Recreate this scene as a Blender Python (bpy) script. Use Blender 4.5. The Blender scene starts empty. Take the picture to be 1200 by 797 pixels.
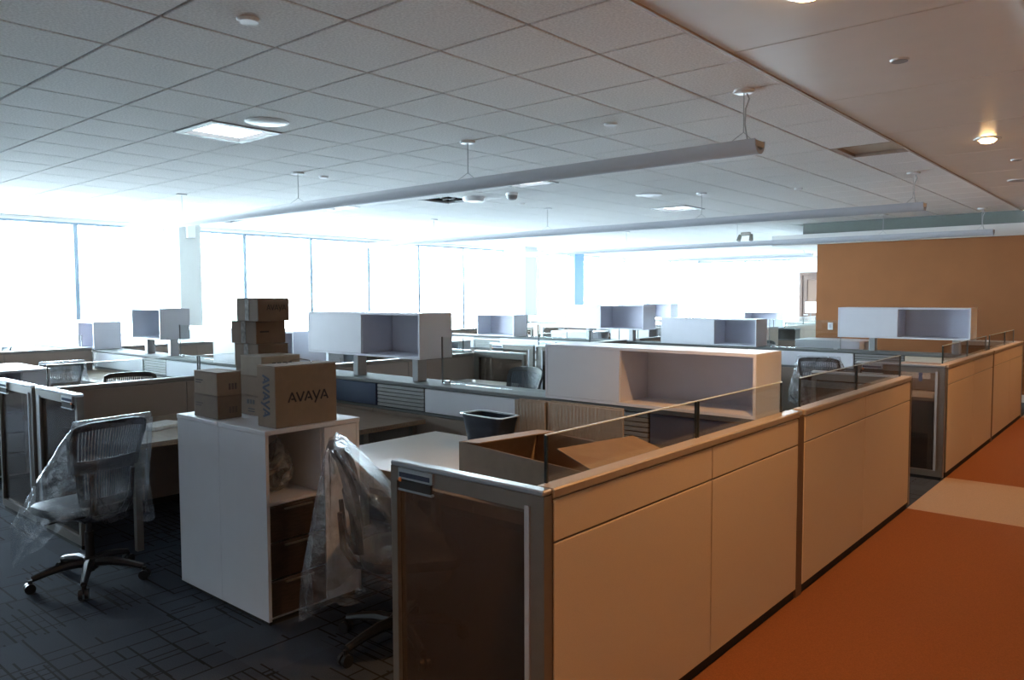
import bpy, math, random
from mathutils import Vector, Matrix
random.seed(7)
SC = bpy.context.scene
COL = SC.collection

# ------------------------------------------------------------------ camera, world, light, exposure
cam_d = bpy.data.cameras.new('camera')
cam_d.sensor_fit = 'HORIZONTAL'; cam_d.sensor_width = 36.0
cam_d.lens = 903.45 / 1200 * 36.0
cam_d.clip_start = 0.05; cam_d.clip_end = 400
cam = bpy.data.objects.new('camera', cam_d); COL.objects.link(cam)
YAW, PITCH, ROLL = 0.7108, -0.0575, -0.0036
_f = Vector((-math.sin(YAW)*math.cos(PITCH), math.cos(YAW)*math.cos(PITCH), math.sin(PITCH)))
_r = Vector((math.cos(YAW), math.sin(YAW), 0)); _u = _r.cross(_f)
_r2 = _r*math.cos(ROLL) + _u*math.sin(ROLL); _u2 = -_r*math.sin(ROLL) + _u*math.cos(ROLL)
cam.matrix_world = Matrix(((_r2.x, _u2.x, -_f.x, 0), (_r2.y, _u2.y, -_f.y, 0), (_r2.z, _u2.z, -_f.z, 1.70), (0, 0, 0, 1)))
SC.camera = cam

world = bpy.data.worlds.new('sky'); SC.world = world; world.use_nodes = True
_bg = world.node_tree.nodes['Background']
_bg.inputs[0].default_value = (0.72, 0.87, 1.0, 1); _bg.inputs[1].default_value = 44.0

def portal(name, loc, rot, sx, sy):
    d = bpy.data.lights.new(name, 'AREA'); d.shape = 'RECTANGLE'; d.size = sx; d.size_y = sy
    d.cycles.is_portal = True
    o = bpy.data.objects.new(name, d); COL.objects.link(o); o.location = loc; o.rotation_euler = rot
WX = -13.9            # window wall plane
YFAR = 27.0           # far window wall plane
YREAR = -6.0
XRIGHT = 2.2
YWIN = 0.44           # the glazing starts here, solid wall behind
portal('daylight_portal', (WX - 0.12, (YWIN + YFAR)/2, 1.6), (0, -math.pi/2, 0), 2.9, YFAR - YWIN)
portal('daylight_portal', (-11.95, YFAR + 0.12, 1.6), (-math.pi/2, 0, 0), 3.7, 2.9)

SC.view_settings.view_transform = 'Standard'; SC.view_settings.look = 'None'
SC.view_settings.gamma = 1.0; SC.view_settings.use_curve_mapping = False
SC.view_settings.exposure = 0.35
SC.cycles.use_denoising = True
SC.cycles.max_bounces = 10; SC.cycles.diffuse_bounces = 5; SC.cycles.transparent_max_bounces = 24
SC.cycles.sample_clamp_indirect = 8.0
SC.cycles.caustics_reflective = False; SC.cycles.caustics_refractive = False
LAMP_WARM = (1.0, 0.50, 0.18)
DOWNLIGHT_W = 150.0

# ------------------------------------------------------------------ materials
MATS = {}
def nmat(name):
    m = bpy.data.materials.new(name); m.use_nodes = True
    nt = m.node_tree; b = nt.nodes['Principled BSDF']
    MATS[name] = m
    return m, nt, b
def pmat(name, col, rough=0.5, metal=0.0, noise=0.08, nscale=30.0, bump=0.0, bscale=200.0, spec=0.5, stretch=None):
    m, nt, b = nmat(name)
    b.inputs['Roughness'].default_value = rough; b.inputs['Metallic'].default_value = metal
    b.inputs['Specular IOR Level'].default_value = spec
    tc = nt.nodes.new('ShaderNodeTexCoord'); src = tc.outputs['Object']
    if stretch:
        mp = nt.nodes.new('ShaderNodeMapping'); mp.inputs['Scale'].default_value = stretch
        nt.links.new(src, mp.inputs[0]); src = mp.outputs[0]
    n = nt.nodes.new('ShaderNodeTexNoise'); n.inputs['Scale'].default_value = nscale; n.inputs['Detail'].default_value = 3
    nt.links.new(src, n.inputs['Vector'])
    r = nt.nodes.new('ShaderNodeValToRGB')
    lo = [c*(1-noise) for c in col]; hi = [min(1, c*(1+noise)) for c in col]
    r.color_ramp.elements[0].color = (*lo, 1); r.color_ramp.elements[1].color = (*hi, 1)
    r.color_ramp.elements[0].position = .3; r.color_ramp.elements[1].position = .7
    nt.links.new(n.outputs[0], r.inputs[0]); nt.links.new(r.outputs[0], b.inputs['Base Color'])
    if bump > 0:
        n2 = nt.nodes.new('ShaderNodeTexNoise'); n2.inputs['Scale'].default_value = bscale
        nt.links.new(src, n2.inputs['Vector'])
        bp = nt.nodes.new('ShaderNodeBump'); bp.inputs['Strength'].default_value = bump; bp.inputs['Distance'].default_value = .002
        nt.links.new(n2.outputs[0], bp.inputs['Height']); nt.links.new(bp.outputs[0], b.inputs['Normal'])
    return m
def glassmat(name, tint, gloss=0.08, rough=0.02, film=0.0, filmcol=(.8, .85, .9), bump=0.0, bscale=20, even=False):
    """thin sheet: transparent + a fresnel-like share of gloss (+ a faint diffuse film)"""
    m = bpy.data.materials.new(name); m.use_nodes = True; nt = m.node_tree; nt.nodes.clear(); MATS[name] = m
    out = nt.nodes.new('ShaderNodeOutputMaterial'); tr = nt.nodes.new('ShaderNodeBsdfTransparent'); tr.inputs[0].default_value = (*tint, 1)
    gl = nt.nodes.new('ShaderNodeBsdfGlossy'); gl.inputs['Roughness'].default_value = rough
    lw = nt.nodes.new('ShaderNodeLayerWeight'); lw.inputs[0].default_value = .5
    mr = nt.nodes.new('ShaderNodeMapRange'); mr.inputs['To Min'].default_value = gloss; mr.inputs['To Max'].default_value = min(.8, gloss + .45)
    pw = nt.nodes.new('ShaderNodeMath'); pw.operation = 'POWER'; pw.inputs[1].default_value = 4
    nt.links.new(lw.outputs['Facing'], pw.inputs[0]); nt.links.new(pw.outputs[0], mr.inputs[0])
    mx = nt.nodes.new('ShaderNodeMixShader'); nt.links.new(mr.outputs[0], mx.inputs[0])
    base = tr.outputs[0]
    if film > 0:
        df = nt.nodes.new('ShaderNodeBsdfDiffuse'); df.inputs[0].default_value = (*filmcol, 1)
        tl = nt.nodes.new('ShaderNodeBsdfTranslucent'); tl.inputs[0].default_value = (*filmcol, 1)
        ad = nt.nodes.new('ShaderNodeMixShader'); ad.inputs[0].default_value = .5
        nt.links.new(df.outputs[0], ad.inputs[1]); nt.links.new(tl.outputs[0], ad.inputs[2])
        m2 = nt.nodes.new('ShaderNodeMixShader')
        tc = nt.nodes.new('ShaderNodeTexCoord'); nz = nt.nodes.new('ShaderNodeTexNoise'); nz.inputs['Scale'].default_value = 7; nz.inputs['Detail'].default_value = 4
        nt.links.new(tc.outputs['Object'], nz.inputs['Vector'])
        fr = nt.nodes.new('ShaderNodeMapRange'); fr.inputs['From Min'].default_value = .45; fr.inputs['From Max'].default_value = .78
        fr.inputs['To Min'].default_value = film*.3; fr.inputs['To Max'].default_value = film*5; nz.inputs['Distortion'].default_value = 1.2
        nt.links.new(nz.outputs[0], fr.inputs[0])
        if even: m2.inputs[0].default_value = film
        else: nt.links.new(fr.outputs[0], m2.inputs[0])
        nt.links.new(base, m2.inputs[1]); nt.links.new(ad.outputs[0], m2.inputs[2]); base = m2.outputs[0]
    if bump > 0:
        tc2 = nt.nodes.new('ShaderNodeTexCoord'); n2 = nt.nodes.new('ShaderNodeTexNoise'); n2.inputs['Scale'].default_value = bscale; n2.inputs['Detail'].default_value = 5
        nt.links.new(tc2.outputs['Object'], n2.inputs['Vector'])
        bp = nt.nodes.new('ShaderNodeBump'); bp.inputs['Strength'].default_value = bump; bp.inputs['Distance'].default_value = .03
        nt.links.new(n2.outputs[0], bp.inputs['Height']); nt.links.new(bp.outputs[0], gl.inputs['Normal'])
    nt.links.new(base, mx.inputs[1]); nt.links.new(gl.outputs[0], mx.inputs[2]); nt.links.new(mx.outputs[0], out.inputs[0])
    return m
def emat(name, col, strength):
    m, nt, b = nmat(name)
    b.inputs['Base Color'].default_value = (.9, .9, .9, 1)
    b.inputs['Emission Color'].default_value = (*col, 1); b.inputs['Emission Strength'].default_value = strength
    return m

pmat('white_laminate', (.68, .70, .76), .38, noise=.015, nscale=8)
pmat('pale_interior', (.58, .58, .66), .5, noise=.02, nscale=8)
pmat('tan_fabric', (.70, .56, .42), .85, noise=.06, nscale=350, bump=.25, bscale=700)
pmat('taupe_fabric', (.27, .215, .18), .9, noise=.08, nscale=350, bump=.25, bscale=700)
pmat('navy_fabric', (.045, .065, .115), .9, noise=.12, nscale=350, bump=.25, bscale=700)
pmat('post_brown', (.16, .10, .07), .8, noise=.06, nscale=200)
pmat('beige_tile', (.52, .45, .36), .8, noise=.04, nscale=300)
pmat('frame_paint', (.20, .185, .165), .38, metal=.35, noise=.03)
pmat('silver_trim', (.62, .64, .66), .28, metal=.85, noise=.03)
pmat('champagne_cap', (.50, .42, .33), .36, metal=.45, noise=.03)
pmat('shelf_post', (.36, .37, .38), .4, metal=.4, noise=.03)
pmat('spine_cap', (.15, .16, .16), .72, metal=.0, spec=.25, noise=.03)
pmat('slat_grey', (.30, .31, .31), .45, metal=.3, noise=.03)
pmat('dark_channel', (.035, .033, .032), .7)
pmat('edge_dark', (.02, .03, .028), .3)
pmat('edge_bright', (.75, .85, .85), .15, noise=.02)
pmat('strip_bright', (.70, .75, .80), .25, metal=.5, noise=.02)
pmat('toe_black', (.015, .015, .015), .8)
pmat('wood_top', (.22, .155, .11), .42, noise=.22, nscale=9, stretch=(1.2, 14, 6))
pmat('wood_edge', (.30, .20, .12), .45, noise=.2, nscale=9, stretch=(2, 2, 30))
pmat('dark_walnut', (.050, .034, .028), .4, noise=.25, nscale=10, stretch=(1, 2, 12))
pmat('white_top', (.66, .66, .64), .4, noise=.015)
pmat('chair_black', (.018, .018, .02), .45, noise=.1)
pmat('chair_base', (.022, .022, .024), .32, noise=.05)
pmat('chair_membrane', (.05, .065, .09), .35, noise=.1)
pmat('chair_rim', (.10, .12, .16), .3, metal=.2)
pmat('caster_black', (.012, .012, .013), .35)
pmat('ink', (.02, .022, .03), .7, noise=.2)
pmat('ink_faint', (.085, .065, .055), .8, noise=.2)
pmat('ink_blue', (.03, .045, .085), .7, noise=.2)
pmat('paper', (.72, .72, .70), .7)
pmat('label_white', (.8, .8, .78), .6)
pmat('label_blue', (.08, .16, .5), .6)
pmat('label_red', (.5, .06, .03), .6)
pmat('orange_dot', (.75, .2, .03), .5)
pmat('tape', (.26, .25, .24), .15, noise=.3, nscale=40)
pmat('drywall', (.80, .80, .78), .9, noise=.01)
pmat('brown_wall', (.25, .090, .025), .85, noise=.04, nscale=3)
pmat('brown_wall_side', (.30, .16, .07), .9, noise=.04, nscale=3)
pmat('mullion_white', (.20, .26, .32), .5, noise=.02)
pmat('column_paint', (.60, .62, .60), .9, noise=.01)
pmat('blue_post', (.05, .16, .46), .4, noise=.04)
pmat('corridor_ceiling_paint', (.82, .79, .73), .30, noise=.02, nscale=4)
pmat('ceiling_trim_paint', (.42, .33, .26), .5)
pmat('soffit_green', (.15, .17, .16), .8, noise=.03)
pmat('pendant_white', (.46, .48, .52), .4, noise=.01)
pmat('fixture_white', (.82, .83, .84), .4, noise=.01)
pmat('fixture_grey', (.35, .36, .37), .45)
pmat('plenum_black', (.003, .003, .003), .95, spec=.0)
pmat('door_wood', (.07, .03, .014), .5, noise=.15, nscale=8, stretch=(8, 8, 1))
pmat('bin_navy', (.007, .013, .026), .45, spec=.25, noise=.08)
pmat('cord_grey', (.45, .45, .45), .5)
pmat('ground_pale', (.55, .57, .55), .9, noise=.15, nscale=.2)
pmat('tree_pale', (.33, .42, .34), .9, noise=.3, nscale=1.5)
pmat('bark', (.20, .16, .12), .9)
emat('troffer_glow', (.86, .94, 1.0), 2.6)
emat('downlight_glow', (1.0, .60, .25), 30.0)
glassmat('window_glass', (.97, .985, .99), .03)
glassmat('screen_glass', (.94, .965, .955), .05)
glassmat('smoked_glass', (.88, .88, .87), .06)
glassmat('smoked_mesh', (.62, .57, .53), .035, .10, film=.22, filmcol=(.19, .15, .13), even=True)
glassmat('plastic_film', (.95, .965, .98), .09, .07, film=.07, bump=1.0, bscale=9)
glassmat('plastic_film_dense', (.92, .94, .97), .16, .10, film=.09, bump=1.0, bscale=12)
glassmat('plastic_bag', (.85, .87, .88), .10, .2, film=.2, bump=.9, bscale=14)

# cardboard with faint flutes
def cardboard(name, col, flute=0.0):
    m = pmat(name, col, .85, noise=.07, nscale=18)
    nt = m.node_tree; b = nt.nodes['Principled BSDF']
    if flute:
        tc = nt.nodes.new('ShaderNodeTexCoord'); w = nt.nodes.new('ShaderNodeTexWave'); w.inputs['Scale'].default_value = flute
        w.inputs['Distortion'].default_value = 1.0; w.inputs['Detail'].default_value = 1
        nt.links.new(tc.outputs['Object'], w.inputs['Vector'])
        bp = nt.nodes.new('ShaderNodeBump'); bp.inputs['Strength'].default_value = .5; bp.inputs['Distance'].default_value = .004
        nt.links.new(w.outputs[1], bp.inputs['Height']); nt.links.new(bp.outputs[0], b.inputs['Normal'])
    return m
cardboard('kraft', (.25, .185, .135)); cardboard('kraft_dark', (.165, .118, .086)); cardboard('kraft_pale', (.34, .295, .24))
cardboard('kraft_flute', (.29, .255, .21), 12.0)

# ceiling tile: speckled mineral fibre
m = pmat('ceiling_tile', (.84, .84, .83), .95, noise=.13, nscale=75, bump=.3, bscale=260)

# woven carpet with overlapping dark rectangles
def carpet():
    m, nt, b = nmat('office_carpet')
    b.inputs['Roughness'].default_value = .95; b.inputs['Specular IOR Level'].default_value = .15
    N = nt.nodes.new; L = nt.links.new
    tc = N('ShaderNodeTexCoord'); P = tc.outputs['Object']
    # carpet tiles 0.61 m
    fl = N('ShaderNodeVectorMath'); fl.operation = 'SCALE'; fl.inputs['Scale'].default_value = 1/.61; L(P, fl.inputs[0])
    fo = N('ShaderNodeVectorMath'); fo.operation = 'FLOOR'; L(fl.outputs[0], fo.inputs[0])
    wn = N('ShaderNodeTexWhiteNoise'); wn.noise_dimensions = '3D'; L(fo.outputs[0], wn.inputs['Vector'])
    sep = N('ShaderNodeSeparateColor'); L(wn.outputs['Color'], sep.inputs[0])
    jit = N('ShaderNodeVectorMath'); jit.operation = 'ADD'; L(P, jit.inputs[0]); L(wn.outputs['Color'], jit.inputs[1])
    def brick(rot, bw, rh, off, ms, src, loc=(0, 0, 0)):
        mp = N('ShaderNodeMapping'); mp.inputs['Rotation'].default_value = (0, 0, rot); mp.inputs['Location'].default_value = loc; L(src, mp.inputs[0])
        t = N('ShaderNodeTexBrick'); t.inputs['Scale'].default_value = 1; t.inputs['Brick Width'].default_value = bw; t.inputs['Row Height'].default_value = rh
        t.inputs['Mortar Size'].default_value = ms; t.inputs['Mortar Smooth'].default_value = 0; t.offset = off
        L(mp.outputs[0], t.inputs[0]); return t.outputs['Fac']
    f1 = brick(0, .43, .155, .37, .0055, P); f2 = brick(math.pi/2, .36, .13, .61, .0055, P, (.05, .04, 0))
    f3 = brick(0, .27, .10, .45, .005, jit.outputs[0]); f4 = brick(math.pi/2, .55, .21, .3, .006, jit.outputs[0], (.1, .03, 0))
    def sel(a, bb, ch, th):
        g = N('ShaderNodeMath'); g.operation = 'GREATER_THAN'; L(sep.outputs[ch], g.inputs[0]); g.inputs[1].default_value = th
        mx = N('ShaderNodeMix'); mx.data_type = 'FLOAT'; L(g.outputs[0], mx.inputs[0]); L(a, mx.inputs[2]); L(bb, mx.inputs[3]); return mx.outputs[0]
    def blockmask(sx, sy, off, th):
        mp = N('ShaderNodeMapping'); mp.inputs['Scale'].default_value = (1/sx, 1/sy, 1); mp.inputs['Location'].default_value = (off, off*.7, 0); L(P, mp.inputs[0])
        ff = N('ShaderNodeVectorMath'); ff.operation = 'FLOOR'; L(mp.outputs[0], ff.inputs[0])
        w = N('ShaderNodeTexWhiteNoise'); w.noise_dimensions = '3D'; L(ff.outputs[0], w.inputs['Vector'])
        g = N('ShaderNodeMath'); g.operation = 'GREATER_THAN'; L(w.outputs['Value'], g.inputs[0]); g.inputs[1].default_value = th; return g.outputs[0]
    def mul(a_, b_):
        q = N('ShaderNodeMath'); q.operation = 'MULTIPLY'; L(a_, q.inputs[0]); L(b_, q.inputs[1]); return q.outputs[0]
    def mxm(a_, b_):
        q = N('ShaderNodeMath'); q.operation = 'MAXIMUM'; L(a_, q.inputs[0]); L(b_, q.inputs[1]); return q.outputs[0]
    s1 = mul(sel(f1, f3, 0, .55), blockmask(.47, .29, .13, .42)); s2 = mul(sel(f2, f4, 1, .45), blockmask(.23, .41, .57, .45))
    f5 = brick(0, .71, .047, .2, .0045, P, (.2, .1, 0)); s3 = mul(f5, blockmask(.38, .16, .31, .82))
    class _o: pass
    mxx = _o(); mxx.outputs = [mxm(mxm(s1, s2), s3)]
    # fine pile
    pn = N('ShaderNodeTexNoise'); pn.inputs['Scale'].default_value = 160; L(P, pn.inputs['Vector'])
    cr = N('ShaderNodeValToRGB'); cr.color_ramp.elements[0].color = (.026, .034, .047, 1); cr.color_ramp.elements[1].color = (.046, .058, .076, 1)
    L(pn.outputs[0], cr.inputs[0])
    tv = N('ShaderNodeMapRange'); tv.inputs['To Min'].default_value = .85; tv.inputs['To Max'].default_value = 1.15; L(sep.outputs[2], tv.inputs[0])
    hv = N('ShaderNodeHueSaturation'); L(tv.outputs[0], hv.inputs['Value']); L(cr.outputs[0], hv.inputs['Color'])
    mc = N('ShaderNodeMix'); mc.data_type = 'RGBA'; L(mxx.outputs[0], mc.inputs[0]); L(hv.outputs[0], mc.inputs[6]); mc.inputs[7].default_value = (.009, .009, .010, 1)
    L(mc.outputs[2], b.inputs['Base Color'])
    bp = N('ShaderNodeBump'); bp.inputs['Strength'].default_value = .4; bp.inputs['Distance'].default_value = .003; L(pn.outputs[0], bp.inputs['Height']); L(bp.outputs[0], b.inputs['Normal'])
carpet()
pmat('orange_carpet', (.215, .072, .022), .9, noise=.16, nscale=160, bump=.4, bscale=220, spec=.3)
pmat('tan_carpet', (.34, .235, .155), .9, noise=.14, nscale=160, bump=.4, bscale=220, spec=.3)

# ------------------------------------------------------------------ mesh helpers
class MB:
    def __init__(s): s.v = []; s.f = []
    def add(s, vs, fs):
        o = len(s.v); s.v += [tuple(v) for v in vs]; s.f += [tuple(i + o for i in f) for f in fs]; return s
    def box(s, x0, x1, y0, y1, z0, z1, c=0.0):
        if x0 > x1: x0, x1 = x1, x0
        if y0 > y1: y0, y1 = y1, y0
        if z0 > z1: z0, z1 = z1, z0
        X, Y, Z = (x0, x1), (y0, y1), (z0, z1)
        if c <= 0:
            vs = [(X[i], Y[j], Z[k]) for i in (0, 1) for j in (0, 1) for k in (0, 1)]
            return s.add(vs, [(0, 1, 3, 2), (4, 6, 7, 5), (0, 4, 5, 1), (2, 3, 7, 6), (0, 2, 6, 4), (1, 5, 7, 3)])
        c = min(c, (x1-x0)*.45, (y1-y0)*.45, (z1-z0)*.45)
        vs = []; idx = {}
        for i in (0, 1):
            for j in (0, 1):
                for k in (0, 1):
                    sx, sy, sz = (1 - 2*i), (1 - 2*j), (1 - 2*k)
                    for a in range(3):   # vertex lying on the face normal to axis a
                        p = [X[i] + sx*c, Y[j] + sy*c, Z[k] + sz*c]
                        p[a] = (X[i], Y[j], Z[k])[a]
                        idx[(i, j, k, a)] = len(vs); vs.append(tuple(p))
        fs = []
        for a in range(3):
            b, d = (a+1) % 3, (a+2) % 3
            for e in (0, 1):
                q = []
                for (m1, m2) in ((0, 0), (1, 0), (1, 1), (0, 1)):
                    t = [0, 0, 0]; t[a] = e; t[b] = m1; t[d] = m2; q.append(idx[(*t, a)])
                fs.append(tuple(q if e else q[::-1]))
        for a in range(3):               # edges along axis a
            b, d = (a+1) % 3, (a+2) % 3
            for m1 in (0, 1):
                for m2 in (0, 1):
                    t0 = [0, 0, 0]; t0[b] = m1; t0[d] = m2; t1 = list(t0); t1[a] = 1
                    q = [idx[(*t0, b)], idx[(*t1, b)], idx[(*t1, d)], idx[(*t0, d)]]
                    fs.append(tuple(q if (m1 == m2) else q[::-1]) if False else tuple(q))
        for i in (0, 1):
            for j in (0, 1):
                for k in (0, 1): fs.append(tuple(idx[(i, j, k, a)] for a in range(3)))
        return s.add(vs, fs)
    def cyl(s, p0, p1, r0, r1=None, n=12, cap=True):
        r1 = r0 if r1 is None else r1
        p0, p1 = Vector(p0), Vector(p1); d = (p1-p0).normalized()
        a = d.orthogonal().normalized(); b = d.cross(a)
        vs = []
        for p, r in ((p0, r0), (p1, r1)):
            for i in range(n):
                t = 2*math.pi*i/n; vs.append(p + a*math.cos(t)*r + b*math.sin(t)*r)
        fs = [(i, (i+1) % n, n+(i+1) % n, n+i) for i in range(n)]
        if cap: fs += [tuple(range(n))[::-1], tuple(range(n, 2*n))]
        return s.add(vs, fs)
    def tube(s, pts, r, n=8):
        pts = [Vector(p) for p in pts]; rs = r if isinstance(r, (list, tuple)) else [r]*len(pts)
        rings = []; ref = None
        for i, p in enumerate(pts):
            d = (pts[min(i+1, len(pts)-1)] - pts[max(i-1, 0)]).normalized()
            if ref is None: ref = d.orthogonal().normalized()
            ref = (ref - d*ref.dot(d)).normalized(); b = d.cross(ref)
            rings.append([p + ref*math.cos(2*math.pi*k/n)*rs[i] + b*math.sin(2*math.pi*k/n)*rs[i] for k in range(n)])
        return s.loft(rings, True, True)
    def loft(s, rings, closed=True, cap=False):
        n = len(rings[0]); vs = [p for r in rings for p in r]; fs = []
        for i in range(len(rings)-1):
            for k in range(n if closed else n-1):
                k2 = (k+1) % n
                fs.append((i*n+k, i*n+k2, (i+1)*n+k2, (i+1)*n+k))
        if cap: fs += [tuple(range(n))[::-1], tuple(range((len(rings)-1)*n, len(rings)*n))]
        return s.add(vs, fs)
    def prism(s, poly, z0, z1):
        n = len(poly); vs = [(x, y, z0) for x, y in poly] + [(x, y, z1) for x, y in poly]
        return s.add(vs, [tuple(range(n))[::-1], tuple(range(n, 2*n))] + [(i, (i+1) % n, n+(i+1) % n, n+i) for i in range(n)])
    def lathe(s, prof, c=(0, 0, 0), n=20):
        rings = [[(c[0]+r*math.cos(2*math.pi*k/n), c[1]+r*math.sin(2*math.pi*k/n), c[2]+z) for k in range(n)] for r, z in prof]
        return s.loft(rings, True, True)
    def sheet(s, fn, us, vs_, th):
        """thick patch: fn(u,v)->point; offset along +y/-y by th/2"""
        nu, nv = len(us), len(vs_); P = []
        for sg in (-1, 1):
            for v in vs_:
                for u in us:
                    p = fn(u, v); P.append((p[0], p[1] + sg*th/2, p[2]))
        fs = []; o = nu*nv
        for j in range(nv-1):
            for i in range(nu-1):
                a = j*nu+i; fs.append((a, a+1, a+nu+1, a+nu)); fs.append((o+a, o+a+nu, o+a+nu+1, o+a+1))
        for i in range(nu-1):
            fs.append((i, o+i, o+i+1, i+1)); a = (nv-1)*nu+i; fs.append((a, a+1, o+a+1, o+a))
        for j in range(nv-1):
            a = j*nu; fs.append((a, a+nu, o+a+nu, o+a)); a += nu-1; fs.append((a, o+a, o+a+nu, a+nu))
        return s.add(P, fs)
    def mesh(s, name, mat, smooth=False):
        me = bpy.data.meshes.new(name); me.from_pydata(s.v, [], s.f)
        import bmesh
        bm = bmesh.new(); bm.from_mesh(me); bmesh.ops.recalc_face_normals(bm, faces=bm.faces); bm.to_mesh(me); bm.free()
        me.materials.append(MATS[mat])
        if smooth:
            me.shade_smooth(); me.set_sharp_from_angle(angle=math.radians(40))
        return me
    def build(s, name, mat, parent=None, smooth=False):
        o = bpy.data.objects.new(name, s.mesh(name, mat, smooth)); COL.objects.link(o)
        if parent is not None: o.parent = parent
        return o
def place(name, me, parent=None, loc=(0, 0, 0), rot=(0, 0, 0)):
    o = bpy.data.objects.new(name, me); COL.objects.link(o); o.location = loc; o.rotation_euler = rot
    if parent is not None: o.parent = parent
    return o
def tag(o, label, cat, group=None):
    o['label'] = label; o['category'] = cat
    if group: o['group'] = group
    return o
def thing(name, label, cat, loc=(0, 0, 0), rotz=0.0, group=None):
    o = bpy.data.objects.new(name, None); COL.objects.link(o); o.empty_display_size = .1
    o.location = loc; o.rotation_euler = (0, 0, rotz); return tag(o, label, cat, group)
def struct(o):
    o['kind'] = 'structure'; return o
def structE(name, loc=(0, 0, 0)):
    o = bpy.data.objects.new(name, None); COL.objects.link(o); o.location = loc; return struct(o)
KIDS = {}
def copy_tree(src, parent=None):
    c = src.copy(); COL.objects.link(c); c.parent = parent
    for ch in src.children: copy_tree(ch, c)
    return c
def dup(src, loc, rotz, label, group=None):
    c = copy_tree(src); c.location = loc; c.rotation_euler = (0, 0, rotz); c['label'] = label
    if group: c['group'] = group
    return c

# ------------------------------------------------------------------ floor, walls
MB().box(WX-.3, -1.566, YREAR, YFAR+.3, -.1, 0).build('floor', 'office_carpet')
struct(bpy.data.objects['floor'])
cf = structE('floor_corridor')
MB().box(-1.566, XRIGHT, YREAR, 6.62, -.1, .002).build('orange_carpet', 'orange_carpet', cf)
MB().box(-1.566, XRIGHT, 6.62, 7.98, -.1, .002).build('tan_carpet', 'tan_carpet', cf)
MB().box(-1.566, XRIGHT, 7.98, 12.55, -.1, .002).build('orange_carpet', 'orange_carpet', cf)
MB().box(-1.566, XRIGHT, 12.55, 14.3, -.1, .002).build('tan_carpet', 'tan_carpet', cf)
struct(MB().box(XRIGHT, XRIGHT+.2, YREAR, 14.5, 0, 3.2).build('wall_right', 'brown_wall_side'))
struct(MB().box(WX-.3, XRIGHT+.2, YREAR-.2, YREAR, 0, 3.2).build('wall_rear', 'drywall'))
YB = 14.30
wb = struct(MB().box(-4.98, XRIGHT, YB, YB+.3, 0, 2.61).build('wall_back', 'brown_wall'))
struct(MB().box(-4.98, XRIGHT, YB-.015, YB, 0, .12).build('baseboard_back', 'fixture_white'))
struct(MB().box(-4.99, -4.79, YB+.3, YFAR, 0, 3.2).build('wall_return', 'drywall'))
# bulkhead over the brown wall: white lower face, grey-green recess above
sf = structE('trim_1')
MB().box(-5.80, XRIGHT, YB-.06, YB+5.5, 2.61, 2.80).build('bulkhead', 'drywall', sf)
MB().box(-5.25, XRIGHT, YB+.02, YB+5.4, 2.80, 3.02).build('bulkhead_recess', 'soffit_green', sf)

# far window wall and its door
wf = structE('wall_far')
MB().box(-10.05, -9.98, YFAR, YFAR+.25, 0, 3.2).build('wall_pier', 'drywall', wf)
MB().box(-9.05, -4.8, YFAR, YFAR+.25, 0, 3.2).build('wall_panel', 'drywall', wf)
MB().box(-9.98, -9.05, YFAR, YFAR+.25, 2.47, 3.2).build('wall_lintel', 'drywall', wf)
d1 = structE('door_1')
MB().box(-9.98, -9.88, YFAR-.03, YFAR+.1, 0, 2.47).box(-9.15, -9.05, YFAR-.03, YFAR+.1, 0, 2.47).box(-9.88, -9.15, YFAR-.03, YFAR+.1, 2.37, 2.47).build('door_frame', 'door_wood', d1)
dl = MB().box(-9.88, -9.72, YFAR, YFAR+.05, 0, 2.37).box(-9.31, -9.15, YFAR, YFAR+.05, 0, 2.37).box(-9.72, -9.31, YFAR, YFAR+.05, 0, .3).box(-9.72, -9.31, YFAR, YFAR+.05, 2.2, 2.37).build('door_leaf', 'door_wood', d1)
MB().box(-9.72, -9.31, YFAR+.02, YFAR+.03, .3, 2.2).build('door_light', 'post_brown', dl)
MB().cyl((-9.80, YFAR-.06, 1.0), (-9.66, YFAR-.06, 1.0), .012).cyl((-9.80, YFAR-.06, 1.0), (-9.80, YFAR, 1.0), .012).build('door_handle', 'silver_trim', dl)

# windows along the left wall, one thing per bay
PITCHW = 1.53
wn = 0
SILL = 0.30; HEAD = 2.93
y = 5.03 - PITCHW*3
while y < YFAR - .2:
    y0, y1 = max(y, YREAR), min(y + PITCHW, YFAR)
    wn += 1
    w = structE('window_%d' % wn, (WX, y0, 0)); L_ = y1 - y0
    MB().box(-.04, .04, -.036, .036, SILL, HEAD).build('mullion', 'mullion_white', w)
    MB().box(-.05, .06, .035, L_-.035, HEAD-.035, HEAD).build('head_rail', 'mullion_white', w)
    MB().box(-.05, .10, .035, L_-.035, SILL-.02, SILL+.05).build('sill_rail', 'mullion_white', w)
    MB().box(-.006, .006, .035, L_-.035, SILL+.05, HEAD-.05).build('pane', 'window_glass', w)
    y += PITCHW
struct(MB().box(WX-.1, WX+.05, YREAR, YWIN-.03, 0, 3.02).build('wall_left_rear', 'drywall'))
struct(MB().box(WX-.1, WX+.12, YWIN-.03, YFAR, 0, SILL-.02).build('wall_left', 'drywall'))
struct(MB().box(WX-.1, WX+.05, YWIN-.03, YFAR, HEAD, 3.02).build('trim_2', 'drywall'))
x = WX
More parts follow.
